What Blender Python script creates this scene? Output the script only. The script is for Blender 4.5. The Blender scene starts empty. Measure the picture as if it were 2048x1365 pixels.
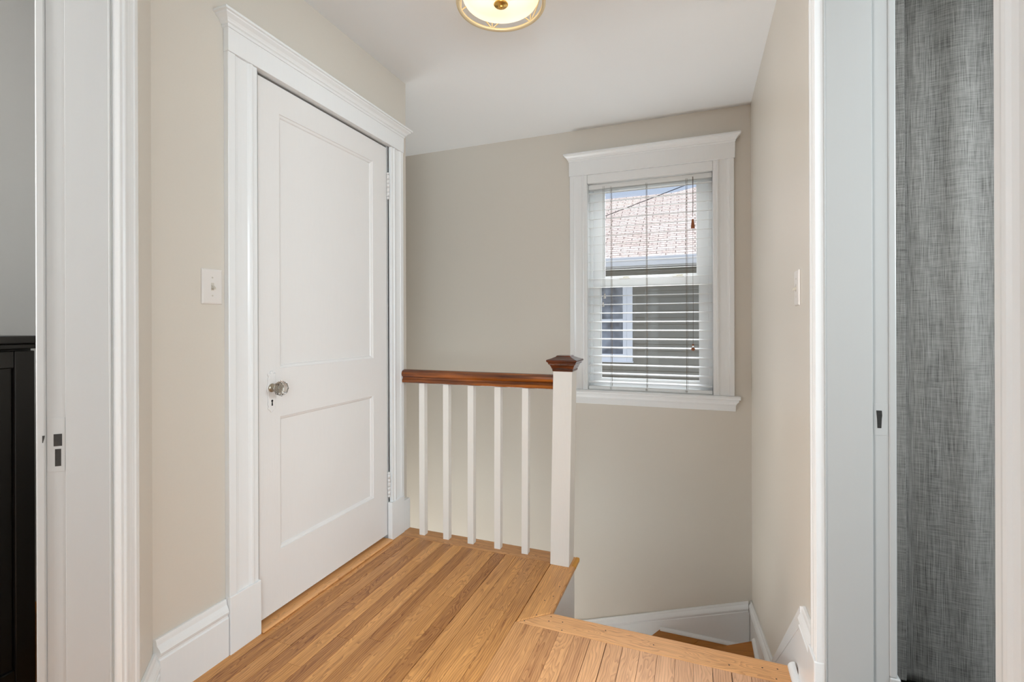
import bpy, bmesh, math, random
from mathutils import Vector, Matrix

random.seed(7)
S = bpy.context.scene
COL = S.collection

# ------------------------------------------------------------------ camera
CAM_H = 1.12
YAW, FPX, CY, ROLL = math.radians(20.968), 956.9, 650.1, math.radians(-0.195)
cd = bpy.data.cameras.new('camera')
cam = bpy.data.objects.new('camera', cd)
COL.objects.link(cam)
_f = Vector((-math.sin(YAW), math.cos(YAW), 0))
_r0 = Vector((math.cos(YAW), math.sin(YAW), 0))
_u0 = Vector((0, 0, 1))
_r = _r0 * math.cos(ROLL) + _u0 * math.sin(ROLL)
_u = -_r0 * math.sin(ROLL) + _u0 * math.cos(ROLL)
cam.matrix_world = Matrix(((_r.x, _u.x, -_f.x, 0), (_r.y, _u.y, -_f.y, 0), (_r.z, _u.z, -_f.z, CAM_H), (0, 0, 0, 1)))
cd.sensor_width = 36.0
cd.lens = 36.0 * FPX / 2048
cd.shift_y = -(682.5 - CY) / 2048
cd.clip_start = 0.02
S.camera = cam

# ------------------------------------------------------------------ view, world, sun
S.view_settings.view_transform = 'Standard'
S.view_settings.look = 'None'
S.view_settings.gamma = 1.0
S.view_settings.use_curve_mapping = False
S.view_settings.exposure = 1.2

w = bpy.data.worlds.new('world')
S.world = w
w.use_nodes = True
wn = w.node_tree.nodes
bg = wn['Background']
tc = wn.new('ShaderNodeTexCoord')
sp = wn.new('ShaderNodeSeparateXYZ')
rmp = wn.new('ShaderNodeValToRGB')
rmp.color_ramp.elements[0].position = 0.0
rmp.color_ramp.elements[0].color = (0.80, 0.88, 1.0, 1)
rmp.color_ramp.elements[1].position = 0.7
rmp.color_ramp.elements[1].color = (0.38, 0.58, 0.95, 1)
w.node_tree.links.new(tc.outputs['Generated'], sp.inputs[0])
w.node_tree.links.new(sp.outputs['Z'], rmp.inputs[0])
w.node_tree.links.new(rmp.outputs[0], bg.inputs['Color'])
bg.inputs['Strength'].default_value = 0.36

def add_light(name, kind, loc, target, energy, color=(1, 1, 1), size=None, size_y=None, angle=None, spread=None):
    ld = bpy.data.lights.new(name, kind)
    ld.energy = energy
    ld.color = color
    if kind == 'AREA':
        ld.shape = 'RECTANGLE'
        ld.size, ld.size_y = size, size_y
        if spread: ld.spread = spread
    if angle is not None: ld.angle = angle
    o = bpy.data.objects.new(name, ld)
    COL.objects.link(o)
    o.location = loc
    d = Vector(target) - Vector(loc)
    o.rotation_euler = d.to_track_quat('-Z', 'Y').to_euler()
    return o

# sun over the neighbouring roof, coming from the right, well off the hall window
add_light('sun', 'SUN', (8, 6, 12), (8 - 0.8, 6 - 0.02, 12 - 0.62), 2.9, (1.0, 0.95, 0.88), angle=math.radians(0.6))
# added fill light behind the camera, no window known there
add_light('rear_fill', 'AREA', (1.15, -2.52, 1.42), (0.2, 0.0, 1.25), 46, (0.76, 0.90, 1.0), 1.65, 1.7)
# daylight by the bedroom window
add_light('daylight_bedroom_window', 'AREA', (-2.485, -.5, 1.5), (0.2, 0.7, 1.15), 62, (0.95, 0.98, 1.0), 1.3, 1.3)
# daylight by the bathroom window
add_light('daylight_bathroom_window', 'AREA', (1.83, 1.0, 1.55), (0.4, 1.2, 1.1), 20, (0.84, 0.94, 1.0), 0.8, 0.9)
# daylight at the foot of the stairs
add_light('daylight_lower_hall', 'AREA', (-2.3, 2.65, -2.2), (0.1, 3.05, -0.2), 22, (0.9, 0.96, 1.0), 0.8, 1.4)
# daylight by the stair window
add_light('daylight_stair_window', 'AREA', (-0.15, 4.5, 3.3), (-0.3, 3.2, 1.35), 85, (0.93, 0.97, 1.0), 1.8, 1.2)

# ------------------------------------------------------------------ materials
def new_mat(name):
    m = bpy.data.materials.new(name)
    m.use_nodes = True
    nt = m.node_tree
    return m, nt, nt.nodes['Principled BSDF']

def srgb(r, g, b):
    f = lambda c: (c / 255 / 12.92) if c / 255 <= 0.04045 else ((c / 255 + 0.055) / 1.055) ** 2.4
    return (f(r), f(g), f(b), 1)

def plain(name, col, rough=0.5, metal=0.0, bump=0.0, bscale=80.0, stretch=(1, 1, 1), var=0.0, spec=0.5, coat=0.0):
    m, nt, p = new_mat(name)
    p.inputs['Base Color'].default_value = col
    p.inputs['Roughness'].default_value = rough
    p.inputs['Metallic'].default_value = metal
    p.inputs['Specular IOR Level'].default_value = spec
    p.inputs['Coat Weight'].default_value = coat
    if bump or var:
        t = nt.nodes.new('ShaderNodeTexCoord')
        mp = nt.nodes.new('ShaderNodeMapping')
        mp.inputs['Scale'].default_value = stretch
        n = nt.nodes.new('ShaderNodeTexNoise')
        n.inputs['Scale'].default_value = bscale
        n.inputs['Detail'].default_value = 5
        nt.links.new(t.outputs['Object'], mp.inputs[0])
        nt.links.new(mp.outputs[0], n.inputs['Vector'])
        if bump:
            b = nt.nodes.new('ShaderNodeBump')
            b.inputs['Strength'].default_value = bump
            b.inputs['Distance'].default_value = 0.002
            nt.links.new(n.outputs['Fac'], b.inputs['Height'])
            nt.links.new(b.outputs[0], p.inputs['Normal'])
        if var:
            mx = nt.nodes.new('ShaderNodeMix')
            mx.data_type = 'RGBA'
            mx.inputs['A'].default_value = tuple(c * (1 - var) for c in col[:3]) + (1,)
            mx.inputs['B'].default_value = tuple(min(1, c * (1 + var)) for c in col[:3]) + (1,)
            nt.links.new(n.outputs['Fac'], mx.inputs['Factor'])
            nt.links.new(mx.outputs['Result'], p.inputs['Base Color'])
    return m

M = {}
M['wall'] = plain('greige_wall_paint', srgb(217, 209, 197), 0.38, bump=0.12, bscale=160, var=0.012)
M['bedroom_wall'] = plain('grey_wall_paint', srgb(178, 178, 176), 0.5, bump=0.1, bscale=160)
M['ceiling'] = plain('ceiling_paint', srgb(240, 241, 241), 0.8, bump=0.15, bscale=120)
M['white'] = plain('white_gloss_paint', srgb(239, 239, 238), 0.26, bump=0.12, bscale=20, stretch=(6, 6, 0.5), var=0.012)
M['door_white'] = plain('white_door_paint', srgb(236, 233, 230), 0.38, bump=0.2, bscale=30, stretch=(6, 6, 0.5), var=0.012)
M['jamb'] = plain('shaded_jamb_paint', srgb(184, 184, 182), 0.34, bump=0.12, bscale=14, stretch=(5, 5, 0.3), var=0.006)  # trim white greyed down, the jambs' shade is put into the colour
M['cream'] = plain('cream_white_paint', srgb(240, 235, 227), 0.4, bump=0.25, bscale=30, stretch=(6, 6, 0.5), var=0.02)
M['plastic'] = plain('white_switch_plastic', srgb(228, 222, 216), 0.35)
M['toggle'] = plain('white_toggle_plastic', srgb(206, 199, 186), 0.35)
M['blind'] = plain('white_blind_slat', srgb(240, 240, 238), 0.4)
M['vinyl'] = plain('white_sash_paint', srgb(243, 244, 243), 0.35)
M['cord'] = plain('blind_cord', srgb(124, 112, 96), 0.8)
M['cord_dark'] = plain('brown_cord', srgb(96, 70, 50), 0.8)
M['tassel'] = plain('wooden_tassel', srgb(150, 84, 38), 0.35)
M['dark'] = plain('dark_gap', srgb(16, 14, 12), 0.8)
M['crack'] = plain('crack_dirt', srgb(70, 64, 56), 0.9)
M['black'] = plain('black_furniture_paint', srgb(17, 16, 15), 0.36, bump=0.1, bscale=90, spec=0.4)
M['strike'] = plain('worn_black_metal', srgb(40, 38, 35), 0.55, metal=0.0, var=0.75, bscale=160)
M['blackfloor'] = plain('black_bath_floor', srgb(14, 13, 13), 0.5)
M['bath_wall'] = plain('bath_wall_paint', srgb(190, 190, 188), 0.6)
M['brass'] = plain('pale_brass', srgb(214, 170, 92), 0.3, metal=1.0)
M['ring'] = plain('cream_gold_metal', srgb(238, 218, 176), 0.35, metal=0.3)
M['canopy'] = plain('brown_brass_pan', srgb(150, 118, 74), 0.55)
M['lock'] = plain('cream_sash_lock', srgb(205, 196, 165), 0.4)
M['siding'] = plain('grey_siding', srgb(142, 137, 124), 0.6, var=0.05, bscale=20, stretch=(1, 1, 8))
M['fascia'] = plain('white_gutter', srgb(245, 245, 245), 0.5)
M['soffit'] = plain('grey_soffit', srgb(150, 150, 148), 0.6)
M['nbframe'] = plain('white_window_frame', srgb(246, 248, 252), 0.45)
M['wire'] = plain('black_wire', srgb(40, 38, 36), 0.6)
M['ground'] = plain('ground_soil', srgb(110, 108, 96), 0.9, var=0.2, bscale=3)
M['steel'] = plain('steel_tube', srgb(190, 190, 190), 0.3, metal=1.0)

def glass_mat(name, rough=0.0):
    m, nt, p = new_mat(name)
    nt.nodes.remove(p)
    out = nt.nodes['Material Output']
    fr = nt.nodes.new('ShaderNodeFresnel')
    ge = nt.nodes.new('ShaderNodeNewGeometry'); mm = nt.nodes.new('ShaderNodeMath'); mm.operation = 'MULTIPLY_ADD'
    mm.inputs[1].default_value = 1 / 1.5 - 1.5; mm.inputs[2].default_value = 1.5      # both faces of the pane reflect alike
    nt.links.new(ge.outputs['Backfacing'], mm.inputs[0]); nt.links.new(mm.outputs[0], fr.inputs[0])
    tr = nt.nodes.new('ShaderNodeBsdfTransparent')
    gl = nt.nodes.new('ShaderNodeBsdfGlossy'); gl.inputs['Roughness'].default_value = rough
    mx = nt.nodes.new('ShaderNodeMixShader')
    nt.links.new(fr.outputs[0], mx.inputs[0])
    nt.links.new(tr.outputs[0], mx.inputs[1])
    nt.links.new(gl.outputs[0], mx.inputs[2])
    nt.links.new(mx.outputs[0], out.inputs['Surface'])
    return m
M['pane'] = glass_mat('window_glass')

m, nt, p = new_mat('cut_glass')
p.inputs['Base Color'].default_value = (0.97, 0.97, 0.96, 1)
p.inputs['Transmission Weight'].default_value = 1.0
p.inputs['Roughness'].default_value = 0.02
p.inputs['IOR'].default_value = 1.5
M['knob_glass'] = m
M['knob_core'] = plain('silvered_knob_core', srgb(180, 176, 168), 0.25, metal=1.0, var=0.6, bscale=220)
M['nickel'] = plain('aged_nickel', srgb(178, 168, 150), 0.3, metal=1.0)

m, nt, p = new_mat('clear_plastic')
p.inputs['Base Color'].default_value = (0.9, 0.88, 0.85, 1)
p.inputs['Transmission Weight'].default_value = 0.8
p.inputs['Roughness'].default_value = 0.15
M['clear'] = m

# lit frosted glass of the ceiling lamp
m, nt, p = new_mat('lit_frosted_glass')
p.inputs['Base Color'].default_value = (0.85, 0.82, 0.76, 1)
p.inputs['Roughness'].default_value = 0.4
t = nt.nodes.new('ShaderNodeTexCoord'); n = nt.nodes.new('ShaderNodeTexNoise')
n.inputs['Scale'].default_value = 5.0; n.inputs['Detail'].default_value = 0
r = nt.nodes.new('ShaderNodeValToRGB')
r.color_ramp.elements[0].position = 0.35; r.color_ramp.elements[0].color = (1.0, 0.72, 0.36, 1)
r.color_ramp.elements[1].position = 0.62; r.color_ramp.elements[1].color = (1.0, 0.93, 0.82, 1)
nt.links.new(t.outputs['Object'], n.inputs['Vector']); nt.links.new(n.outputs['Fac'], r.inputs[0])
nt.links.new(r.outputs[0], p.inputs['Emission Color'])
p.inputs['Emission Strength'].default_value = 0.37
tr = nt.nodes.new('ShaderNodeBsdfTransparent'); mxs = nt.nodes.new('ShaderNodeMixShader'); mxs.inputs[0].default_value = 0.3; tr.inputs[0].default_value = (1.0, .90, .70, 1)
nt.links.new(p.outputs[0], mxs.inputs[1]); nt.links.new(tr.outputs[0], mxs.inputs[2])
nt.links.new(mxs.outputs[0], nt.nodes['Material Output'].inputs['Surface'])
M['lamp'] = m

# neighbour's window panes: dark, sky-reflecting
m, nt, p = new_mat('house_pane')
p.inputs['Base Color'].default_value = srgb(120, 124, 130)
p.inputs['Roughness'].default_value = 0.08
t = nt.nodes.new('ShaderNodeTexCoord'); n = nt.nodes.new('ShaderNodeTexNoise')
n.inputs['Scale'].default_value = 4; r = nt.nodes.new('ShaderNodeValToRGB')
r.color_ramp.elements[0].color = srgb(82, 84, 90); r.color_ramp.elements[1].color = srgb(160, 168, 180)
r.color_ramp.elements[0].position = 0.35; r.color_ramp.elements[1].position = 0.7
nt.links.new(t.outputs['Object'], n.inputs['Vector']); nt.links.new(n.outputs['Fac'], r.inputs[0]); nt.links.new(r.outputs[0], p.inputs['Base Color'])
M['housepane'] = m

# asphalt shingles (uv in metres along the roof plane)
m, nt, p = new_mat('roof_shingles')
p.inputs['Roughness'].default_value = 0.85
uv = nt.nodes.new('ShaderNodeUVMap'); uv.uv_map = 'uv'
br = nt.nodes.new('ShaderNodeTexBrick')
br.inputs['Scale'].default_value = 1.0
br.inputs['Brick Width'].default_value = 0.26
br.inputs['Row Height'].default_value = 0.066
br.inputs['Mortar Size'].default_value = 0.0065
br.inputs['Mortar Smooth'].default_value = 0.4
br.inputs['Color1'].default_value = srgb(238, 225, 216)
br.inputs['Color2'].default_value = srgb(222, 205, 194)
br.inputs['Mortar'].default_value = srgb(112, 92, 80)
n = nt.nodes.new('ShaderNodeTexNoise'); n.inputs['Scale'].default_value = 26; n.inputs['Detail'].default_value = 6
r = nt.nodes.new('ShaderNodeValToRGB')
r.color_ramp.elements[0].position = 0.36; r.color_ramp.elements[0].color = (0.55, 0.50, 0.49, 1)
r.color_ramp.elements[1].position = 0.5; r.color_ramp.elements[1].color = (1, 1, 1, 1)
mx = nt.nodes.new('ShaderNodeMix'); mx.data_type = 'RGBA'; mx.blend_type = 'MULTIPLY'; mx.inputs['Factor'].default_value = 0.75
nt.links.new(uv.outputs[0], br.inputs['Vector']); nt.links.new(uv.outputs[0], n.inputs['Vector'])
nt.links.new(n.outputs['Fac'], r.inputs[0]); nt.links.new(br.outputs['Color'], mx.inputs['A']); nt.links.new(r.outputs[0], mx.inputs['B'])
nt.links.new(mx.outputs['Result'], p.inputs['Base Color'])
M['roof'] = m

# oak boards: uv.x across the board (m), uv.y along it (m); corner colour: r tone, g cut, b hue
def oak(name, dark, light, rough=0.33, ring=0.55):
    m, nt, p = new_mat(name)
    L = nt.links.new
    N = nt.nodes.new
    uv = N('ShaderNodeUVMap'); uv.uv_map = 'uv'
    at = N('ShaderNodeAttribute'); at.attribute_name = 'board'
    sc = N('ShaderNodeSeparateColor'); L(at.outputs['Color'], sc.inputs[0])
    sx = N('ShaderNodeSeparateXYZ'); L(uv.outputs[0], sx.inputs[0])
    def mth(op, a, b=None):
        q = N('ShaderNodeMath'); q.operation = op
        for i, v in enumerate((a, b)):
            if v is None: continue
            if isinstance(v, (int, float)): q.inputs[i].default_value = v
            else: L(v, q.inputs[i])
        return q.outputs[0]
    # slow waviness
    mp = N('ShaderNodeMapping'); mp.inputs['Scale'].default_value = (14, 2.6, 1); L(uv.outputs[0], mp.inputs[0])
    n1 = N('ShaderNodeTexNoise'); n1.inputs['Scale'].default_value = 1; n1.inputs['Detail'].default_value = 2.5; L(mp.outputs[0], n1.inputs['Vector'])
    # depth into the log changes slowly along the board -> cathedral arches
    d0 = mth('MULTIPLY', mth('SUBTRACT', n1.outputs['Fac'], 0.5), 0.24)
    xo = mth('ADD', sx.outputs['X'], mth('MULTIPLY', mth('SUBTRACT', sc.outputs['Green'], 0.5), 0.13))
    rr = mth('SQRT', mth('ADD', mth('MULTIPLY', xo, xo), mth('MULTIPLY', d0, d0)))
    fr = mth('FRACT', mth('MULTIPLY', rr, 125.0))
    rings = mth('POWER', fr, 2.2)
    # pores and fine fibre
    mp2 = N('ShaderNodeMapping'); mp2.inputs['Scale'].default_value = (620, 16, 1); L(uv.outputs[0], mp2.inputs[0])
    n2 = N('ShaderNodeTexNoise'); n2.inputs['Scale'].default_value = 1; n2.inputs['Detail'].default_value = 3; L(mp2.outputs[0], n2.inputs['Vector'])
    mp3 = N('ShaderNodeMapping'); mp3.inputs['Scale'].default_value = (60, 3, 1); L(uv.outputs[0], mp3.inputs[0])
    n3 = N('ShaderNodeTexNoise'); n3.inputs['Scale'].default_value = 1; n3.inputs['Detail'].default_value = 4; L(mp3.outputs[0], n3.inputs['Vector'])
    a = mth('MULTIPLY', rings, -0.70 * ring)
    b = mth('MULTIPLY', mth('SUBTRACT', n2.outputs['Fac'], 0.5), 0.75)
    c = mth('MULTIPLY', mth('SUBTRACT', n3.outputs['Fac'], 0.5), 0.75)
    tone = mth('ADD', mth('ADD', sc.outputs['Red'], 0.20), mth('ADD', a, mth('ADD', b, c)))
    rp = N('ShaderNodeValToRGB')
    rp.color_ramp.elements[0].position = 0.0; rp.color_ramp.elements[0].color = dark
    rp.color_ramp.elements[1].position = 1.0; rp.color_ramp.elements[1].color = light
    L(tone, rp.inputs[0])
    pk = N('ShaderNodeMix'); pk.data_type = 'RGBA'
    L(sc.outputs['Blue'], pk.inputs['Factor'])
    L(rp.outputs[0], pk.inputs['A'])
    rp2 = N('ShaderNodeValToRGB')
    rp2.color_ramp.elements[0].position = 0.0; rp2.color_ramp.elements[0].color = srgb(150, 100, 68)
    rp2.color_ramp.elements[1].position = 1.0; rp2.color_ramp.elements[1].color = srgb(226, 178, 142)
    L(tone, rp2.inputs[0]); L(rp2.outputs[0], pk.inputs['B'])
    L(pk.outputs['Result'], p.inputs['Base Color'])
    p.inputs['Roughness'].default_value = rough
    p.inputs['Specular IOR Level'].default_value = 0.4
    bmp = N('ShaderNodeBump'); bmp.inputs['Strength'].default_value = 0.12; bmp.inputs['Distance'].default_value = 0.001
    L(tone, bmp.inputs['Height']); L(bmp.outputs[0], p.inputs['Normal'])
    return m
M['oak'] = oak('oak_floor', srgb(126, 68, 25), srgb(240, 175, 103))
M['tread'] = oak('stained_stair_oak', srgb(124, 70, 12), srgb(196, 124, 40))

def stained(name, c0, c1, c2, rough=0.25, axis=(3, 60, 60)):
    m, nt, p = new_mat(name)
    t = nt.nodes.new('ShaderNodeTexCoord'); mp = nt.nodes.new('ShaderNodeMapping'); mp.inputs['Scale'].default_value = axis
    n = nt.nodes.new('ShaderNodeTexNoise'); n.inputs['Scale'].default_value = 1; n.inputs['Detail'].default_value = 5
    r = nt.nodes.new('ShaderNodeValToRGB')
    r.color_ramp.elements[0].position = 0.3; r.color_ramp.elements[0].color = c0
    r.color_ramp.elements[1].position = 0.72; r.color_ramp.elements[1].color = c2
    e = r.color_ramp.elements.new(0.52); e.color = c1
    nt.links.new(t.outputs['Object'], mp.inputs[0]); nt.links.new(mp.outputs[0], n.inputs['Vector'])
    nt.links.new(n.outputs['Fac'], r.inputs[0]); nt.links.new(r.outputs[0], p.inputs['Base Color'])
    p.inputs['Roughness'].default_value = rough
    p.inputs['Coat Weight'].default_value = 0.3
    p.inputs['Coat Roughness'].default_value = 0.15
    return m
M['rail'] = stained('stained_rail_wood', srgb(66, 26, 8), srgb(122, 62, 16), srgb(178, 98, 28))
M['cap'] = stained('stained_cap_wood', srgb(58, 22, 8), srgb(96, 42, 16), srgb(130, 66, 30), rough=.16, axis=(8, 60, 60))
M['gold'] = plain('golden_bare_wood', srgb(214, 148, 38), 0.35, var=0.15, bscale=40)

# linen-look curtain
m, nt, p = new_mat('grey_linen')
L = nt.links.new
t = nt.nodes.new('ShaderNodeTexCoord')
def nz(scale, det):
    mp = nt.nodes.new('ShaderNodeMapping'); mp.inputs['Scale'].default_value = scale
    n = nt.nodes.new('ShaderNodeTexNoise'); n.inputs['Scale'].default_value = 1; n.inputs['Detail'].default_value = det
    L(t.outputs['Object'], mp.inputs[0]); L(mp.outputs[0], n.inputs['Vector'])
    return n.outputs['Fac']
a = nz((900, 900, 14), 3); b = nz((26, 26, 900), 3); c = nz((9, 9, 0.6), 2)
def mt(op, x, y):
    q = nt.nodes.new('ShaderNodeMath'); q.operation = op
    for i, v in enumerate((x, y)):
        if isinstance(v, (int, float)): q.inputs[i].default_value = v
        else: L(v, q.inputs[i])
    return q.outputs[0]
v = mt('ADD', mt('ADD', mt('MULTIPLY', a, 0.75), mt('MULTIPLY', b, 0.5)), mt('MULTIPLY', c, 0.45))
r = nt.nodes.new('ShaderNodeValToRGB')
r.color_ramp.elements[0].position = 0.62; r.color_ramp.elements[0].color = srgb(70, 68, 65)
r.color_ramp.elements[1].position = 1.0; r.color_ramp.elements[1].color = srgb(152, 148, 143)
L(v, r.inputs[0]); L(r.outputs[0], p.inputs['Base Color'])
p.inputs['Roughness'].default_value = 0.95
p.inputs['Specular IOR Level'].default_value = 0.1
M['linen'] = m

# ------------------------------------------------------------------ mesh helpers
class MB:
    def __init__(s):
        s.v, s.f, s.sm = [], [], []
    def add(s, verts, faces, smooth=False):
        o = len(s.v)
        s.v += [tuple(x) for x in verts]
        for f in faces:
            s.f.append([i + o for i in f]); s.sm.append(smooth)
    def box(s, fr, a, b):
        (x0, y0, z0), (x1, y1, z1) = a, b
        vs = [fr(x, y, z) for z in (z0, z1) for x, y in ((x0, y0), (x1, y0), (x1, y1), (x0, y1))]
        s.add(vs, [(3, 2, 1, 0), (4, 5, 6, 7), (0, 1, 5, 4), (1, 2, 6, 5), (2, 3, 7, 6), (3, 0, 4, 7)])
    def rings(s, rings, closed=True, caps=True, smooth=False):
        n = len(rings[0]); vs = [p for r in rings for p in r]; fs = []
        for i in range(len(rings) - 1):
            for j in range(n if closed else n - 1):
                k = (j + 1) % n
                fs.append((i * n + j, i * n + k, (i + 1) * n + k, (i + 1) * n + j))
        s.add(vs, fs, smooth)
        if caps:
            s.add(rings[0], [tuple(range(n))[::-1]]); s.add(rings[-1], [tuple(range(n))])
    def prism_z(s, fr, poly, z0, z1):                 # poly (t,w) extruded in z
        s.rings([[fr(t, w_, z0) for t, w_ in poly], [fr(t, w_, z1) for t, w_ in poly]])
    def prism_t(s, fr, prof, t0, t1):                 # profile (w,z) extruded along t; t0,t1 may depend on w
        g = lambda t, w_: t(w_) if callable(t) else t
        s.rings([[fr(g(t0, a), a, b) for a, b in prof], [fr(g(t1, a), a, b) for a, b in prof]])
    def prism_w(s, fr, poly, w0, w1):                 # poly (t,z) extruded in w
        s.rings([[fr(t, w0, z) for t, z in poly], [fr(t, w1, z) for t, z in poly]])
    def rake(s, fr, prof, path):                      # profile (w,dz) along path of (t,z)
        s.rings([[fr(t, a, z + b) for a, b in prof] for t, z in path])
    def crown(s, fr, t0, t1, w0, prof):               # moulding returned to the wall at both ends
        st = [lambda p, z: fr(t0 - p, 0.0005, z), lambda p, z: fr(t0 - p, w0 + p, z),
              lambda p, z: fr(t1 + p, w0 + p, z), lambda p, z: fr(t1 + p, 0.0005, z)]
        s.rings([[g(p, z) for p, z in prof] for g in st])
    def lathe(s, base, axis, prof, n=24, smooth=True, caps=True):   # prof (r, h) along axis
        ax = Vector(axis).normalized()
        e1 = ax.orthogonal().normalized(); e2 = ax.cross(e1); B = Vector(base)
        s.rings([[B + ax * h + (e1 * math.cos(2 * math.pi * k / n) + e2 * math.sin(2 * math.pi * k / n)) * max(r_, 1e-4) for k in range(n)] for r_, h in prof], smooth=smooth, caps=caps)
    def tube(s, pts, r_, n=8):
        P = [Vector(q) for q in pts]; R = []
        for i, q in enumerate(P):
            d = (P[min(i + 1, len(P) - 1)] - P[max(i - 1, 0)]).normalized()
            e1 = d.orthogonal().normalized() if i == 0 else (e1 - d * e1.dot(d)).normalized()
            e2 = d.cross(e1)
            R.append([q + (e1 * math.cos(2 * math.pi * k / n) + e2 * math.sin(2 * math.pi * k / n)) * r_ for k in range(n)])
        s.rings(R, smooth=True)
    def torus(s, c, R0, r_, n=64, k=10, sq=1.0):
        c = Vector(c); R = []
        for i in range(n + 1):
            a = 2 * math.pi * i / n; d = Vector((math.cos(a), math.sin(a), 0))
            R.append([c + d * (R0 + r_ * math.cos(2 * math.pi * j / k)) + Vector((0, 0, r_ * sq * math.sin(2 * math.pi * j / k))) for j in range(k)])
        s.rings(R, smooth=True, caps=False)
    def build(s, name, mat, parent=None, bevel=0.0, seg=2, fix=True):
        me = bpy.data.meshes.new(name)
        me.from_pydata(s.v, [], s.f)
        me.polygons.foreach_set('use_smooth', s.sm)
        if fix:
            b = bmesh.new(); b.from_mesh(me)
            bmesh.ops.remove_doubles(b, verts=b.verts, dist=1e-6)
            bmesh.ops.recalc_face_normals(b, faces=b.faces)
            b.to_mesh(me); b.free()
        me.materials.append(M[mat])
        o = bpy.data.objects.new(name, me)
        COL.objects.link(o)
        if parent is not None:
            o.parent = parent
            o.matrix_parent_inverse = Matrix.Translation(-Vector(parent_loc(parent)))
        if bevel:
            md = o.modifiers.new('bevel', 'BEVEL'); md.width = bevel; md.segments = seg; md.limit_method = 'ANGLE'; md.angle_limit = math.radians(40)
        return o

def parent_loc(p):
    l = Vector(p.location)
    while p.parent is not None:
        p = p.parent; break
    return l if p.type == 'EMPTY' else Vector((0, 0, 0))

def W(x, y, z): return Vector((x, y, z))
WL, WB, WR = -1.50, 3.244, 0.318                      # left wall x, window wall y, right wall x
CEIL = 2.46
def FL(t, w_, z): return Vector((WL + w_, t, z))      # left wall: t = y
def FB(t, w_, z): return Vector((t, WB - w_, z))      # window wall: t = x
def FR(t, w_, z): return Vector((WR - w_, t, z))      # right wall: t = y
DC = Vector((-1.50, 0.939, 0)); DS = Vector((0.70711, -0.70711, 0)); DN = Vector((0.70711, 0.70711, 0))
def FD(t, w_, z): return DC + DS * t + DN * w_ + Vector((0, 0, z))   # diagonal wall

def struct(o):
    o['kind'] = 'structure'; return o
def empty(name, loc, kind=None, label=None, cat=None, group=None):
    o = bpy.data.objects.new(name, None); COL.objects.link(o); o.location = loc; o.empty_display_size = 0.1
    if kind: o['kind'] = kind
    if label: o['label'] = label
    if cat: o['category'] = cat
    if group: o['group'] = group
    return o
def one(name, mat, fn, parent=None, bevel=0.0, **k):
    m = MB(); fn(m); return m.build(name, mat, parent, bevel, **k)

# ================================================================== ROOM SHELL
LOW = -2.72
# ------------------------------------------------------------------ oak floor
class Boards(MB):
    def __init__(s): super().__init__(); s.uvs = []; s.cols = []
    def board(s, poly, along, tone, cut, hue, z=0.0, th=0.018, off=None):
        # poly: xy points (ccw); along: 'x' or 'y' or an (ax,ay) direction
        if off is None: off = random.uniform(0, 60)
        d = {'x': (1, 0), 'y': (0, 1)}.get(along, along)
        n_ = (-d[1], d[0])
        cx = sum(p[0] for p in poly) / len(poly); cyy = sum(p[1] for p in poly) / len(poly)
        o = len(s.v); k = len(poly)
        s.v += [(x, y, z) for x, y in poly] + [(x, y, z - th) for x, y in poly]
        s.f.append(list(range(o, o + k))); s.sm.append(False)
        s.f.append([o + k + i for i in range(k)][::-1]); s.sm.append(False)
        for i in range(k):
            j = (i + 1) % k
            s.f.append([o + i, o + k + i, o + k + j, o + j]); s.sm.append(False)
        uvv = [((x - cx) * n_[0] + (y - cyy) * n_[1], x * d[0] + y * d[1] + off) for x, y in poly]
        for _ in range(2): s.uvs += uvv
        s.cols += [(tone, cut, hue)] * (2 * k)
    def build(s, name, mat, parent=None):
        me = bpy.data.meshes.new(name); me.from_pydata(s.v, [], s.f)
        ul = me.uv_layers.new(name='uv'); ca = me.color_attributes.new('board', 'FLOAT_COLOR', 'POINT')
        for lp in me.loops: ul.data[lp.index].uv = s.uvs[lp.vertex_index]
        for i, c in enumerate(s.cols): ca.data[i].color = (*c, 1)
        me.materials.append(M[mat])
        o = bpy.data.objects.new(name, me); COL.objects.link(o)
        if parent is not None:
            o.parent = parent; o.matrix_parent_inverse = Matrix.Translation(-Vector(parent_loc(parent)))
        return o

EA, EB = -0.523, 1.790                                # floor edges over the stairs
fb = Boards()
PW = 0.0572
# strips left of the border, running away from the camera
tones = [.36, .48, .40, .58, .20, .50, .44, .28, .62, .22, .58, .30, .42, .34, .50, .42]
x = -0.6385; i = 0
while x > -1.50:
    x1 = x; x0 = max(x - PW, -1.50)
    g = random.choice([.0004, .0005, .0008, .0014])
    ends = [2.163]; y = 2.163 - random.uniform(.15, .9)
    while y > -2.7:
        ends.append(y); y -= random.uniform(.45, 1.5)
    ends.append(-2.72)
    for k in range(len(ends) - 1):
        tn = tones[i % len(tones)] + random.uniform(-.09, .09)
        fb.board([(x0 + g, ends[k + 1] + .0004), (x1 - g, ends[k + 1] + .0004), (x1 - g, ends[k] - .0004), (x0 + g, ends[k] - .0004)], 'y', tn, random.random(), random.uniform(0, .12))
    x = x0; i += 1
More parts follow.
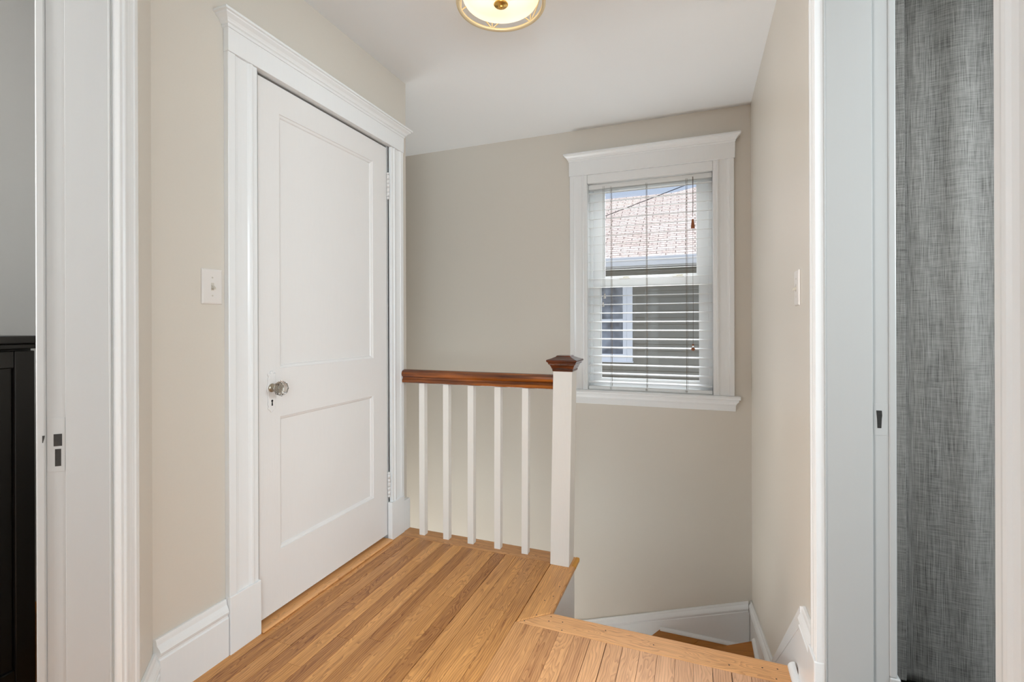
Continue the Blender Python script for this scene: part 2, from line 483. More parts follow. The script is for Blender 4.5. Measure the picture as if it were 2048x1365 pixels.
# strips right of the border
x = -0.6385; i = 0
tr = [.50, .58, .36, .62, .42, .66, .60, .66, .68, .72, .68, .74, .70, .72]
while x < 2.1:
    x0 = x; x1 = x + PW
    g = random.choice([.0004, .0004, .0007, .0013])
    if x0 < WR:
        top = 1.6885; x1c = min(x1, WR)
    else:
        top = 0.38; x1c = x1
    ends = [top]; y = top - random.uniform(.3, 1.2)
    while y > -2.7:
        ends.append(y); y -= random.uniform(.5, 1.5)
    ends.append(-2.72)
    for k in range(len(ends) - 1):
        tn = tr[i % len(tr)] + random.uniform(-.04, .04)
        fb.board([(x0 + g, ends[k + 1] + .0004), (x1c - g, ends[k + 1] + .0004), (x1c - g, ends[k] - .0004), (x0 + g, ends[k] - .0004)], 'y', tn, random.random(), min(1.0, .25 + i * .05))
    x = x1; i += 1
struct(fb.build('floor', 'oak'))
sub = MB()
sub.box(W, (-1.62, -2.72, -.20), (-0.56, 2.24, -.0185)); sub.box(W, (-0.56, -2.72, -.20), (0.30, 1.77, -.0185)); sub.box(W, (.30, -2.72, -.2), (2.1, 0.40, -.0185))
struct(sub.build('floor_subfloor', 'dark'))

# border and nosing boards at the stair edges
def nosing_board(name, poly, along, edge, tone, cut, hue):
    b = Boards(); b.board(poly, along, tone, cut, hue, th=.022)
    o = b.build(name, 'oak'); md = o.modifiers.new('bevel', 'BEVEL'); md.width = .006; md.segments = 3; md.limit_method = 'ANGLE'
    return struct(o)
nosing_board('trim_1', [(-.638, 1.6895), (EA, EB + .0008), (EA, 2.262), (-.638, 2.262)], 'y', None, .62, .62, .10)
nosing_board('trim_2', [(-.637, 1.689), (WR - .022, 1.689), (WR - .022, EB), (EA + .001, EB)], 'x', None, .74, .55, .35)
nosing_board('trim_3', [(-1.497, 2.1645), (-.6388, 2.1645), (-.6388, 2.275), (-1.497, 2.275)], 'x', None, .50, .6, .25)
# dark nail holes in the border boards
nm = MB()
for x, y in [(-.607, 1.705), (-.575, 1.755), (-.55, 1.90), (-.575, 1.86), (-.52, 1.735), (-.47, 1.747), (-.46, 1.70), (-.31, 1.755), (-.14, 1.735), (.10, 1.72), (.20, 1.745), (.245, 1.755), (-.52, 1.765), (-.545, 1.98), (.235, 1.705)]:
    nm.lathe((x, y, .0001), (0, 0, 1), [(.0026, 0), (.0026, .0003)], 8, False)
struct(nm.build('trim_nail_holes', 'crack'))
# golden bare end of the nosing behind the newel
gm = MB(); gm.box(W, (EA - .020, 2.165, -.021), (EA + .0012, 2.2635, .0012))
struct(gm.build('trim_bare_end', 'gold', bevel=.006))

# ------------------------------------------------------------------ walls
m = MB()
m.box(FL, (.939, -.12, 0), (1.300, 0, CEIL)); m.box(FL, (2.105, -.12, 0), (2.271, 0, CEIL)); m.box(FL, (1.30, -.12, 2.058), (2.105, 0, CEIL))
m.box(W, (-3.3, 2.15, LOW), (WL - .1201, 2.271, CEIL)); m.box(W, (WL - .12, 2.15, LOW), (WL, 2.271, -.0005))
struct(m.build('wall_left', 'wall'))
m = MB()
m.box(FD, (0, -.115, 0), (.3255, 0, CEIL)); m.box(FD, (.3255, -.115, 2.073), (1.1005, 0, CEIL)); m.box(FD, (1.1005, -.115, 0), (1.215, 0, CEIL))
struct(m.build('wall_diagonal', 'wall'))
m = MB()
HX0, HX1, HZ0, HZ1 = -.700, .116, .655, 2.125         # window hole
m.box(FB, (-3.3, -.16, LOW), (HX0, 0, CEIL)); m.box(FB, (HX1, -.16, LOW), (.45, 0, CEIL))
m.box(FB, (HX0, -.16, LOW), (HX1, 0, HZ0)); m.box(FB, (HX0, -.16, HZ1), (HX1, 0, CEIL))
struct(m.build('wall_back', 'wall'))
JY = 1.470                                            # far jamb of the right doorway
NY = .665                                             # near casing edge
m = MB()
m.box(FR, (JY + .0165, -.139, LOW), (WB, 0, CEIL)); m.box(FR, (NY - .0115, -.139, 2.073), (JY + .0165, 0, CEIL)); m.box(FR, (.40, -.139, 0), (NY - .0115, 0, CEIL))
struct(m.build('wall_right', 'wall'))
# rear part of the hall, behind the camera
m = MB()
m.box(W, (-.76, -2.72, 0), (-.645, .085, CEIL))
m.box(W, (.318, .29, 0), (2.2, .40, CEIL)); m.box(W, (2.1, -2.72, 0), (2.2, .40, CEIL))
m.box(W, (-.76, -2.82, 0), (.32, -2.70, CEIL)); m.box(W, (1.98, -2.82, 0), (2.2, -2.70, CEIL)); m.box(W, (.32, -2.82, 0), (1.98, -2.70, .57)); m.box(W, (.32, -2.82, 2.27), (1.98, -2.70, CEIL))
struct(m.build('wall_rear', 'bath_wall'))
# bedroom beyond the diagonal doorway
m = MB()
m.box(W, (-2.63, -1.8, 0), (-2.51, 1.42, CEIL)); m.box(W, (-2.63, 1.30, 0), (-1.62, 1.42, CEIL)); m.box(W, (-2.72, -1.92, 0), (-.76, -1.80, CEIL))
struct(m.build('wall_bedroom', 'bedroom_wall'))
m = MB(); m.box(W, (-2.72, -1.92, -.2), (-1.62, 1.42, 0)); m.box(W, (-1.62, -1.92, -.2), (-1.50, .93, -.001)); m.box(W, (-1.50, -1.92, -.015), (-.76, .1, -.001))
struct(m.build('floor_bedroom', 'tread'))
# bathroom beyond the right doorway
m = MB()
m.box(W, (.458, 2.5, 0), (2.0, 2.6, CEIL)); m.box(W, (1.9, .40, 0), (2.0, 2.6, CEIL))
struct(m.build('wall_bathroom', 'bath_wall'))
m = MB(); m.box(W, (.458, .40, -.2), (2.0, 2.6, 0)); m.box(W, (.318, NY, -.2), (.4575, JY, -.0005))
struct(m.build('floor_bathroom', 'blackfloor'))
# lower hall enclosure
m = MB()
m.box(W, (-3.3, 2.15, LOW - .1), (.45, WB + .1, LOW)); m.box(W, (-3.4, 2.15, LOW), (-3.3, WB + .1, CEIL))
struct(m.build('wall_lower_hall', 'wall'))
m = MB(); m.box(W, (-3.4, -2.9, CEIL), (2.3, WB + .16, CEIL + .1))
struct(m.build('ceiling', 'ceiling'))

# ------------------------------------------------------------------ profiles
def casing_prof(t_out, t_in, th=.022):
    d = 1 if t_in > t_out else -1; W_ = abs(t_in - t_out)
    q = [(0, .0005), (0, th - .002), (.002, th), (.026, th), (.029, th - .003), (.040, th - .0055), (.055, th - .0065), (W_ - .042, th - .0065), (W_ - .035, th - .004), (W_ - .031, th - .001), (W_ - .026, th), (W_ - .021, th - .001), (W_ - .019, th - .005), (W_ - .002, th - .005), (W_, th - .007), (W_, .0005)]
    return [(t_out + d * a, b) for a, b in q]
BASE = lambda h, th=.02: [(.0005, 0), (th, 0), (th, h - .062), (th - .004, h - .058), (th - .004, h - .052), (th, h - .047), (th + .002, h - .040), (th - .002, h - .030), (th - .009, h - .018), (th - .010, h - .008), (th - .012, h), (.0005, h)]
CROWN = lambda z0, z1, pr: [(-.006, z0), (.004, z0), (.006, z0 + .006), (.005, z0 + .010), (.010, z0 + .013), (.012, z0 + .018), (pr * .45, z0 + (z1 - z0) * .48), (pr * .78, z0 + (z1 - z0) * .66), (pr * .80, z0 + (z1 - z0) * .74), (pr, z0 + (z1 - z0) * .78), (pr, z1 - .003), (pr - .003, z1), (-.006, z1)]

# ================================================================== CLOSET DOOR
d1 = empty('door_1', (-1.48, 1.70, 0), 'structure')
one('casing', 'white', lambda m: m.prism_z(FL, casing_prof(1.173, 1.293), .197, 2.055), d1)
one('casing', 'white', lambda m: m.prism_z(FL, casing_prof(2.216, 2.112), .196, 2.055), d1)
one('plinth_block', 'white', lambda m: m.box(FL, (1.172, .0005, 0), (1.296, .0255, .197)), d1, .002)
def plinth_r(m):
    m.box(FL, (2.097, .0005, 0), (2.212, .0265, .196))
one('plinth_block', 'white', plinth_r, d1, .002)
def lintel(m):
    m.box(FL, (1.171, .0005, 2.0555), (2.218, .0255, 2.152))
one('header', 'white', lintel, d1, .0015)
one('cornice', 'white', lambda m: m.crown(FL, 1.171, 2.214, .0255, CROWN(2.134, 2.183, .036)), d1)
def jambs(m):
    m.box(FL, (1.290, -.12, 0), (1.309, .0, 2.062)); m.box(FL, (2.102, -.12, 0), (2.113, .0, 2.062)); m.box(FL, (1.3095, -.12, 2.0535), (2.1015, .0, 2.0575))
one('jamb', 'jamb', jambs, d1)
one('door_gap', 'dark', lambda m: m.box(FL, (1.3092, -.118, .0005), (2.1018, -.0455, 2.0532)), d1)

# leaf: stiles and rails with two sunk panels
def leaf(m):
    T0, T1, Z0, Z1, F, B = 1.3112, 2.1006, .026, 2.0475, -.0055, -.044
    holes = [(1.411, 1.988, .955, 1.942), (1.411, 1.988, .254, .767)]
    ts = [T0, 1.411, 1.988, T1]; zs = [Z0, .254, .767, .955, 1.942, Z1]
    P = {}
    for i, t in enumerate(ts):
        for j, z in enumerate(zs): P[i, j] = FL(t, F, z)
    for i in range(3):
        for j in range(5):
            if i == 1 and j in (1, 3): continue
            m.add([P[i, j], P[i + 1, j], P[i + 1, j + 1], P[i, j + 1]], [(0, 1, 2, 3)])
    for (a, b, c, d) in holes:
        prev = [(a, c), (b, c), (b, d), (a, d)]; pw = F
        for ins, w_ in ((.0015, F - .004), (.010, F - .0075), (.012, F - .011), (.013, F - .0125)):
            cur = [(a + ins, c + ins), (b - ins, c + ins), (b - ins, d - ins), (a + ins, d - ins)]
            for k in range(4):
                q = (k + 1) % 4
                m.add([FL(prev[k][0], pw, prev[k][1]), FL(prev[q][0], pw, prev[q][1]), FL(cur[q][0], w_, cur[q][1]), FL(cur[k][0], w_, cur[k][1])], [(0, 1, 2, 3)])
            prev, pw = cur, w_
        m.add([FL(t, pw, z) for t, z in prev], [(0, 1, 2, 3)])
    c = [(T0, Z0), (T1, Z0), (T1, Z1), (T0, Z1)]
    m.add([FL(t, B, z) for t, z in c], [(3, 2, 1, 0)])
    for k in range(4):
        q = (k + 1) % 4
        # outer edge split to match the front grid
        if k in (0, 2): pts = [(t, c[k][1]) for t in ts]
        else: pts = [(c[k][0], z) for z in zs]
        for u in range(len(pts) - 1):
            m.add([FL(pts[u][0], F, pts[u][1]), FL(pts[u + 1][0], F, pts[u + 1][1]), FL(pts[u + 1][0], B, pts[u + 1][1]), FL(pts[u][0], B, pts[u][1])], [(0, 1, 2, 3)])
lf = one('door_leaf', 'door_white', leaf, d1)

def esc(m):
    half = [(0, .079), (.004, .0785), (.007, .074), (.006, .070), (.010, .069), (.015, .071), (.019, .068), (.018, .062), (.0145, .057), (.0165, .052), (.0185, .046), (.0165, .040), (.0165, .030), (.020, .022), (.0215, .012), (.020, .002), (.0165, -.006), (.0165, -.040), (.0185, -.046), (.0165, -.052), (.0145, -.056), (.018, -.060), (.0165, -.066), (.010, -.069), (.006, -.072), (.006, -.076), (0, -.079)]
    poly = half + [(-a, b) for a, b in half[-2:0:-1]]
    m.prism_w(FL, [(1.3695 + a, .869 + b) for a, b in poly], -.0054, -.0004)
one('escutcheon', 'door_white', esc, lf, .0018)
def khole(m):
    pts = [(.0045 * math.cos(a), .0045 * math.sin(a) + .006) for a in [math.radians(-62 + 304 * k / 14) for k in range(15)]]
    pts = pts + [(-.0033, -.0125), (.0033, -.0125)]
    m.prism_w(FL, [(1.3695 + a, .8285 + b) for a, b in pts], -.0006, .0000)
one('keyhole', 'dark', khole, lf)
KB = FL(1.3695, -.002, .8835)
one('knob_shank', 'nickel', lambda m: m.lathe(KB, (1, 0, 0), [(.0165, 0), (.0165, .002), (.013, .005), (.0105, .008), (.0095, .014), (.0115, .018), (.0125, .022), (.0125, .024)], 28), lf)
one('knob', 'knob_glass', lambda m: m.lathe(KB, (1, 0, 0), [(.013, .0245), (.021, .029), (.0290, .040), (.0300, .049), (.026, .058), (.021, .061)], 8, False), lf)
one('knob_star', 'knob_core', lambda m: m.lathe(KB, (1, 0, 0), [(.0115, .0262), (.0170, .0290), (.0165, .0310)], 20, False), lf)
def hinge(z0, z1):
    def f(m):
        c = FL(2.1035, .0030, 0); h = z1 - z0; n = 5
        for k in range(n):
            m.lathe((c.x, c.y, z0 + .012 + k * (h - .024) / n + .0007), (0, 0, 1), [(.0070, 0), (.0070, (h - .024) / n - .0014)], 14)
        m.lathe((c.x, c.y, z0 + .011), (0, 0, 1), [(.0045, 0), (.0045, h - .022)], 10)
        m.lathe((c.x, c.y, z0 - .002), (0, 0, 1), [(.0005, 0), (.004, .002), (.0072, .006), (.0072, .010), (.005, .0125)], 14)
        m.lathe((c.x, c.y, z1 + .002), (0, 0, -1), [(.0005, 0), (.004, .002), (.0072, .006), (.0072, .010), (.005, .0125)], 14)
    return f
one('hinge', 'door_white', hinge(1.780, 1.918), lf)
one('hinge', 'door_white', hinge(.222, .352), lf)
# oak threshold strip under the leaf
tb = Boards(); tb.board([(-1.60, 1.310), (-1.4655, 1.2965), (-1.4655, 2.096), (-1.60, 2.100)], 'y', .84, .9, .30, z=.010, th=.010)
o = tb.build('threshold', 'oak', d1); md = o.modifiers.new('bevel', 'BEVEL'); md.width = .007; md.segments = 3; md.limit_method = 'ANGLE'
# ------------------------------------------------------------------ baseboards of the upper hall
T225 = math.tan(math.radians(22.5))
struct(one('baseboard_left', 'white', lambda m: m.prism_t(FL, BASE(.190), lambda w_: .939 + T225 * w_, 1.1705)))
struct(one('baseboard_diagonal', 'white', lambda m: m.prism_t(FD, BASE(.150), lambda w_: T225 * w_, .2115)))
struct(one('baseboard_stairhead', 'white', lambda m: m.box(FL, (2.2125, .0005, 0), (2.2705, .0235, .166)), None, .003))

# ================================================================== DIAGONAL DOORWAY (left)
d2 = empty('door_2', tuple(FD(.7, 0, 0)), 'structure')
T0, T1 = .338, 1.088
one('casing', 'white', lambda m: m.prism_z(FD, casing_prof(.212, .333), 0, 2.06), d2)
one('casing', 'white', lambda m: m.prism_z(FD, casing_prof(1.213, 1.093), 0, 2.06), d2)
one('header', 'white', lambda m: m.box(FD, (.210, .0005, 2.0605), (1.2145, .026, 2.16)), d2, .002)
one('cornice', 'white', lambda m: m.crown(FD, .215, 1.20, .026, CROWN(2.14, 2.19, .036)), d2)
def jambd(m):
    P = [(.0, .0035), (.0, -.078), (.0, -.0805), (-.0062, -.083), (-.0062, -.1155), (-.012, -.1155), (-.012, .0035)]
    m.prism_z(FD, [(T0 + a, b) for a, b in P], 0, 2.06)
    m.prism_z(FD, [(T1 - a, b) for a, b in P], 0, 2.06)
    m.box(FD, (T0 - .012, -.1155, 2.0602), (T1 + .012, .0035, 2.072))
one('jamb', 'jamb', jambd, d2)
# bead along the jamb edge
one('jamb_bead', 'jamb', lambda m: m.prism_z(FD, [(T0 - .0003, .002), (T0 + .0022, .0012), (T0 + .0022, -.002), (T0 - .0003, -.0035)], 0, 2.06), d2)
def rear_cas(m):
    m.box(FD, (.215, -.133, .155), (T0 - .002, -.1158, 2.06)); m.box(FD, (.215, -.139, 0), (T0 - .001, -.1158, .155))
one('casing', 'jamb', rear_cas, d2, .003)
SP = T0 - .0062
one('strike_plate', 'jamb', lambda m: m.box(FD, (SP, -.1145, .795), (SP + .0008, -.0838, .915)), d2, .0003)
one('strike_hole', 'strike', lambda m: m.box(FD, (SP + .0007, -.1035, .852), (SP + .0012, -.0890, .879)), d2)
one('strike_hole', 'strike', lambda m: m.box(FD, (SP + .0007, -.1012, .829 - .022), (SP + .0012, -.0906, .8455)), d2)
one('strike_mark', 'strike', lambda m: m.prism_w(lambda t, w_, z: FD(w_, t, z), [(-.1215, .878), (-.1172, .878), (-.1182, .871), (-.1205, .862), (-.1215, .862)], T0 - .003, T0 - .0016), d2)

# ================================================================== RIGHT DOORWAY
d3 = empty('door_3', (.37, 1.07, 0), 'structure')
PZ = .224
def casing_r(m):
    P = [(1.545, .0005), (1.545, .016), (1.541, .021), (1.530, .022), (1.522, .019), (1.512, .0205), (1.500, .022), (1.490, .0195), (1.482, .0215), (1.476, .0225), (JY + .001, .0205), (JY + .001, .0005)]
    m.prism_z(FR, P, PZ, 2.06)
one('casing', 'white', casing_r, d3)
one('plinth_block', 'white', lambda m: m.box(FR, (JY, .0005, 0), (1.548, .027, PZ)), d3, .003)
def jambr(m):
    P = [(0, .0025), (0, -.104), (.0062, -.1065), (.0062, -.1392), (.016, -.1392), (.016, .0025)]
    m.prism_z(FR, [(JY + a, b) for a, b in P], 0, 2.06)
    Q = NY + .005
    m.prism_z(FR, [(Q - a, b) for a, b in P], 0, 2.06)
    m.box(FR, (Q - .016, -.1392, 2.0602), (JY + .016, .0025, 2.072))
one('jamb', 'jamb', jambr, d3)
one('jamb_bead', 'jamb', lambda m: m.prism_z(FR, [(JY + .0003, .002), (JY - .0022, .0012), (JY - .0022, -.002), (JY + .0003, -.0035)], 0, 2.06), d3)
def casing_near(m):
    m.prism_z(FR, casing_prof(NY - .125, NY, .024), PZ, 2.06)
one('casing', 'white', casing_near, d3)
one('plinth_block', 'white', lambda m: m.box(FR, (NY - .127, .0005, 0), (NY + .001, .027, PZ)), d3, .003)
one('header', 'white', lambda m: m.box(FR, (NY - .127, .0005, 2.0605), (1.547, .026, 2.16)), d3, .002)
one('cornice', 'white', lambda m: m.crown(FR, NY - .12, 1.54, .026, CROWN(2.14, 2.19, .036)), d3)
def room_cas(m):
    m.box(FR, (JY + .004, -.156, .222), (JY + .12, -.1396, 2.06)); m.box(FR, (JY + .0015, -.1625, 0), (JY + .122, -.1396, .222))
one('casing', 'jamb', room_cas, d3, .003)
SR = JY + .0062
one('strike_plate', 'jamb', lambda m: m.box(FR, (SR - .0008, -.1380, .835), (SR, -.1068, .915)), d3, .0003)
one('strike_hole', 'strike', lambda m: m.prism_w(lambda t, w_, z: FR(w_, t, z), [(-.1130, .898), (-.1250, .898), (-.1258, .886), (-.1248, .876), (-.1238, .853), (-.1155, .853), (-.1148, .876)], SR - .0012, SR - .0006), d3)

# ================================================================== WINDOW
w1 = empty('window_1', (-.29, 3.20, .68), 'structure')
one('casing', 'white', lambda m: m.prism_z(FB, casing_prof(-.806, -.687), .678, 2.139), w1)
one('casing', 'white', lambda m: m.prism_z(FB, casing_prof(.224, .104), .678, 2.139), w1)
one('header', 'white', lambda m: m.box(FB, (-.810, .0005, 2.1395), (.230, .0255, 2.245)), w1, .0015)
one('cornice', 'white', lambda m: m.crown(FB, -.808, .227, .0255, CROWN(2.236, 2.288, .034)), w1)
def stool(m):
    pr = [(-.085, .655)] + [(.050 + .011 * math.cos(a), .6665 + .011 * math.sin(a)) for a in [math.radians(-90 + 180 * k / 8) for k in range(9)]] + [(-.085, .6775)]
    # inner part between the jambs plus the horned front
    m.prism_t(FB, [(-.085, .656), (.0005, .656), (.0005, .6775), (-.085, .6775)], HX0 + .001, HX1 - .001)
    m.prism_t(FB, [(.0005, .656)] + [(.044 + .0105 * math.cos(a), .667 + .0105 * math.sin(a)) for a in [math.radians(-90 + 180 * k / 8) for k in range(9)]] + [(.0005, .6775)], -.842, .256)
one('sill', 'white', stool, w1, .002)
one('apron', 'white', lambda m: m.crown(FB, -.800, .220, .006, [(-.0055, .583), (.008, .583), (.010, .586), (.010, .618), (.014, .620), (.014, .626), (.018, .634), (.026, .642), (.028, .650), (.028, .6555), (-.0055, .6555)]), w1)
def wjamb(m):
    m.box(FB, (HX0 + .0005, -.1595, .6785), (-.686, -.0005, 2.1245)); m.box(FB, (.103, -.1595, .6785), (HX1 - .0005, -.0005, 2.1245)); m.box(FB, (-.6855, -.1595, 2.110), (.1025, -.0005, 2.1245))
    # stops and channel strips
    m.box(FB, (-.6858, -.086, .6785), (-.6635, -.074, 2.109)); m.box(FB, (.0805, -.086, .6785), (.1028, -.074, 2.109))
    m.box(FB, (-.6858, -.159, .6785), (-.672, -.087, 2.109)); m.box(FB, (.089, -.159, .6785), (.1028, -.087, 2.109))
one('jamb', 'vinyl', wjamb, w1, .0015)
one('stop', 'white', lambda m: m.box(FB, (-.686, -.0235, 2.082), (.1026, .0125, 2.139)), w1, .002)
def sash(x0, x1, z0, z1, gx0, gx1, gz0, gz1, wf, th):
    def f(m):
        a, b = wf - th, wf
        m.box(FB, (x0, a, z0), (gx0, b, z1)); m.box(FB, (gx1, a, z0), (x1, b, z1)); m.box(FB, (gx0, a, z0), (gx1, b, gz0)); m.box(FB, (gx0, a, gz1), (gx1, b, z1))
        # glazing bead
        for (p, q, r_, s_) in ((gx0, gx0 + .006, gz0, gz1), (gx1 - .006, gx1, gz0, gz1)): m.box(FB, (p, a + .008, r_), (q, b - .008, s_))
        m.box(FB, (gx0 + .006, a + .008, gz0), (gx1 - .006, b - .008, gz0 + .006)); m.box(FB, (gx0 + .006, a + .008, gz1 - .006), (gx1 - .006, b - .008, gz1))
    return f
us = one('upper_sash', 'vinyl', sash(-.671, .088, 1.405, 2.109, -.597, .014, 1.452, 2.050, -.124, .03), w1, .0015)
one('pane', 'pane', lambda m: m.box(FB, (-.5965, -.1415, 1.4525), (.0135, -.1385, 2.0495)), us)
ls = one('lower_sash', 'vinyl', sash(-.671, .088, .6785, 1.432, -.617, .028, .745, 1.384, -.0895, .03), w1, .0015)
one('pane', 'pane', lambda m: m.box(FB, (-.6165, -.1055, .7455), (.0275, -.1025, 1.3835)), ls)
for lx in (-.452, -.105):
    def lock(m, lx=lx):
        m.box(FB, (lx - .035, -.118, 1.4322), (lx + .035, -.092, 1.437))
        m.lathe(FB(lx, -.106, 1.437), (0, 0, 1), [(.013, 0), (.013, .006), (.010, .010)], 16)
        m.box(FB, (lx - .006, -.100, 1.440), (lx + .030, -.090, 1.447))
    one('sash_lock', 'lock', lock, ls, .001)

# ================================================================== WINDOW BLIND
bl = empty('window_blind', (-.2915, 3.262, .70), None, 'white wide slat horizontal blind, slats open, hanging inside the stair window casing', 'blind')
BX0, BX1 = -.6845, .1010
BWc = -.030                                           # slat centre depth in the window frame
one('headrail', 'blind', lambda m: m.box(FB, (BX0 + .001, -.062, 2.047), (BX1 - .001, -.024, 2.0805)), bl, .002)
SP_, SW, ST, TILT = .0603, .0505, .0026, math.radians(8.0)
NS = 23
def slat_mesh():
    mb = MB()
    pr = []
    n = 6
    top = [(-SW / 2 + SW * k / n) for k in range(n + 1)]
    crownf = lambda a: .0008 * (1 - (2 * a / SW) ** 2)
    prof = [(a, crownf(a) + ST / 2) for a in top] + [(a, crownf(a) - ST / 2) for a in top[::-1]]
    c, s_ = math.cos(TILT), math.sin(TILT)
    prof = [(a * c + b * s_, -a * s_ + b * c) for a, b in prof]         # room edge lower
    def loc(t, w_, z): return Vector((t, -w_, z))
    mb.prism_t(loc, prof, -(BX1 - BX0) / 2 + .002, (BX1 - BX0) / 2 - .002)
    return mb
sm = slat_mesh()
proto = None
for k in range(NS):
    z = .728 + SP_ * (k if k else 0) * (2.018 - .728) / (SP_ * (NS - 1))
    if proto is None:
        proto = sm.build('slat', 'blind', bl); o = proto
    else:
        o = proto.copy(); COL.objects.link(o); o.parent = bl
    o.matrix_parent_inverse = Matrix.Translation(-Vector(bl.location))
    o.location = FB((BX0 + BX1) / 2, BWc, z)
one('bottom_rail', 'blind', lambda m: m.box(FB, (BX0 + .001, -.056, .6785), (BX1 - .001, -.004, .701)), bl, .003)
for k, x in enumerate((-.531, -.300, -.053)):
    def lad(m, x=x):
        for w_ in (BWc + .0265, BWc - .0265):
            m.tube([FB(x, w_, .702), FB(x, w_, 2.05)], .0011, 6)
        m.tube([FB(x + .007, BWc + .0278, .702), FB(x + .007, BWc + .0278, 2.05)], .0008, 6)
    one('ladder_cord', 'cord', lad, bl)
    one('cord_button', 'clear', lambda m, x=x: m.lathe(FB(x, -.0035, .690), (0, -1, 0), [(.007, 0), (.007, .003), (.004, .005)], 14), bl)
# pull cords and tassels
pc = one('pull_cord', 'cord_dark', lambda m: (m.tube([FB(-.0135, .006, 2.055), FB(-.0135, .007, 1.80)], .0012, 6), m.tube([FB(-.011, .005, 2.055), FB(-.0100, .006, 1.88), FB(-.0130, .008, 1.80)], .0010, 6)), bl)
one('tassel', 'tassel', lambda m: m.lathe(FB(-.0130, .008, 1.726), (0, 0, 1), [(.0115, 0), (.012, .004), (.0105, .02), (.0075, .045), (.006, .053), (.0065, .056), (.004, .060)], 18), pc)
pc2 = one('pull_cord', 'cord_dark', lambda m: m.tube([FB(-.0125, .010, 1.726), FB(-.0135, .008, 1.40), FB(-.0118, .008, 1.22), FB(-.0140, .008, .995)], .0009, 6), bl)
one('tassel', 'tassel', lambda m: (m.lathe(FB(-.0140, .008, .951), (0, 0, 1), [(.003, 0), (.009, .003), (.011, .010), (.010, .016), (.007, .021)], 18), m.lathe(FB(-.0140, .008, .984), (0, 0, 1), [(.006, 0), (.0065, .006), (.003, .010)], 14)), pc2)
one('acorn_tip', 'clear', lambda m: m.lathe(FB(-.0140, .008, .972), (0, 0, 1), [(.007, 0), (.006, .006), (.006, .012)], 14), pc2)
tc_ = one('tilt_cord', 'cord', lambda m: (m.tube([FB(-.572, .004, 2.055), FB(-.570, .006, 1.33)], .0008, 6), m.tube([FB(-.580, .004, 2.055), FB(-.581, .006, 1.275)], .0008, 6)), bl)
for x, z in ((-.570, 1.295), (-.581, 1.240)):
    one('tassel', 'clear', lambda m, x=x, z=z: m.lathe(FB(x, .006, z), (0, 0, 1), [(.0085, 0), (.009, .004), (.006, .022), (.003, .036)], 14), tc_)

# ================================================================== STAIR RAILING
rl = empty('stair_railing', (-1.06, 2.22, 0), None, 'white balusters and newel post under stained brown handrail at the stair opening', 'railing')
LEAN = .018
def newel(m):
    x0, x1, y0, y1 = -.6375, -.5475, 2.150, 2.243
    m.rings([[W(x0, y0, 0), W(x1, y0, 0), W(x1, y1, 0), W(x0, y1, 0)], [W(x0 + LEAN, y0, .909), W(x1 + LEAN, y0, .909), W(x1 + LEAN, y1, .909), W(x0 + LEAN, y1, .909)]])
nw = one('newel_post', 'cream', newel, rl, .002)
def ncap(m):
    cx, cy = -.5925 + LEAN, 2.1965
    prof = [(.043, .902), (.047, .902), (.049, .908), (.049, .914), (.052, .917), (.054, .924), (.059, .933), (.065, .938), (.065, .944), (.069, .946), (.072, .950), (.072, .955), (.070, .957), (.052, .963), (.036, .970), (.033, .974), (.030, .976)]
    m.rings([[W(cx - h, cy - h, z), W(cx + h, cy - h, z), W(cx + h, cy + h, z), W(cx - h, cy + h, z)] for h, z in prof])
one('newel_cap', 'cap', ncap, nw, .0012)
def hrail(m):
    P = [(-.022, .811), (.022, .811), (.026, .814), (.027, .824), (.024, .829), (.021, .831), (.0185, .836), (.019, .841), (.026, .845), (.031, .852), (.032, .860), (.029, .869), (.021, .876), (.010, .880), (0, .881), (-.010, .880), (-.021, .876), (-.029, .869), (-.032, .860), (-.031, .852), (-.026, .845), (-.019, .841), (-.0185, .836), (-.021, .831), (-.024, .829), (-.027, .824), (-.026, .814)]
    m.rings([[W(-1.4765, 2.2215 + a, z) for a, z in P], [W(-.6375 + LEAN * .93, 2.2185 + a, z) for a, z in P]])
one('handrail', 'rail', hrail, rl)
for k, (xr, yf, ln) in enumerate([(-1.3475, 2.208, .000), (-1.2025, 2.206, .001), (-1.0605, 2.205, .003), (-.9115, 2.203, .004), (-.7655, 2.200, .006)]):
    def bal(m, xr=xr, yf=yf, ln=ln):
        x0, x1, y0, y1 = xr - .033, xr, yf, yf + .033
        m.rings([[W(x0, y0, 0), W(x1, y0, 0), W(x1, y1, 0), W(x0, y1, 0)], [W(x0 + ln, y0, .8112), W(x1 + ln, y0, .8112), W(x1 + ln, y1, .8112), W(x0 + ln, y1, .8112)]])
    one('baluster', 'cream', bal, rl, .0015)

# ================================================================== STAIRCASE
st = empty('staircase', (-.2, 2.6, -.85), None, 'oak winder staircase with white risers descending behind the railing toward the window wall', 'stairs')
RZ = .2125
XA, XR_ = -.545, WR - .020
YW = WB - .020
def tread(polys, z, name='tread'):
    b = Boards()
    for poly in polys:
        b.board(poly, (.95, .3), random.uniform(.42, .55), random.random(), 0.0, z=z, th=.028)
    return b.build(name, 'tread', st)
tread([[(XA, 1.778), (XR_, 1.778), (XR_, 2.10), (XA, 2.10)]], -RZ)
tread([[(XA, 2.075), (XR_, 2.075), (XR_, 2.46), (XA, 2.31)]], -2 * RZ)
tread([[(XA, 2.275), (XR_, 2.425), (XR_, 2.955), (XA, 2.394)]], -3 * RZ)
sx_ = lambda yy: .015 + (yy - 3.2) * .48
tread([[(XA, 2.36), (-.395, 2.46), (sx_(YW), YW), (-.219, YW), (XA, 2.62)], [(-.394, 2.461), (XR_, 2.92), (XR_, YW), (sx_(YW) + .0016, YW)]], -4 * RZ)
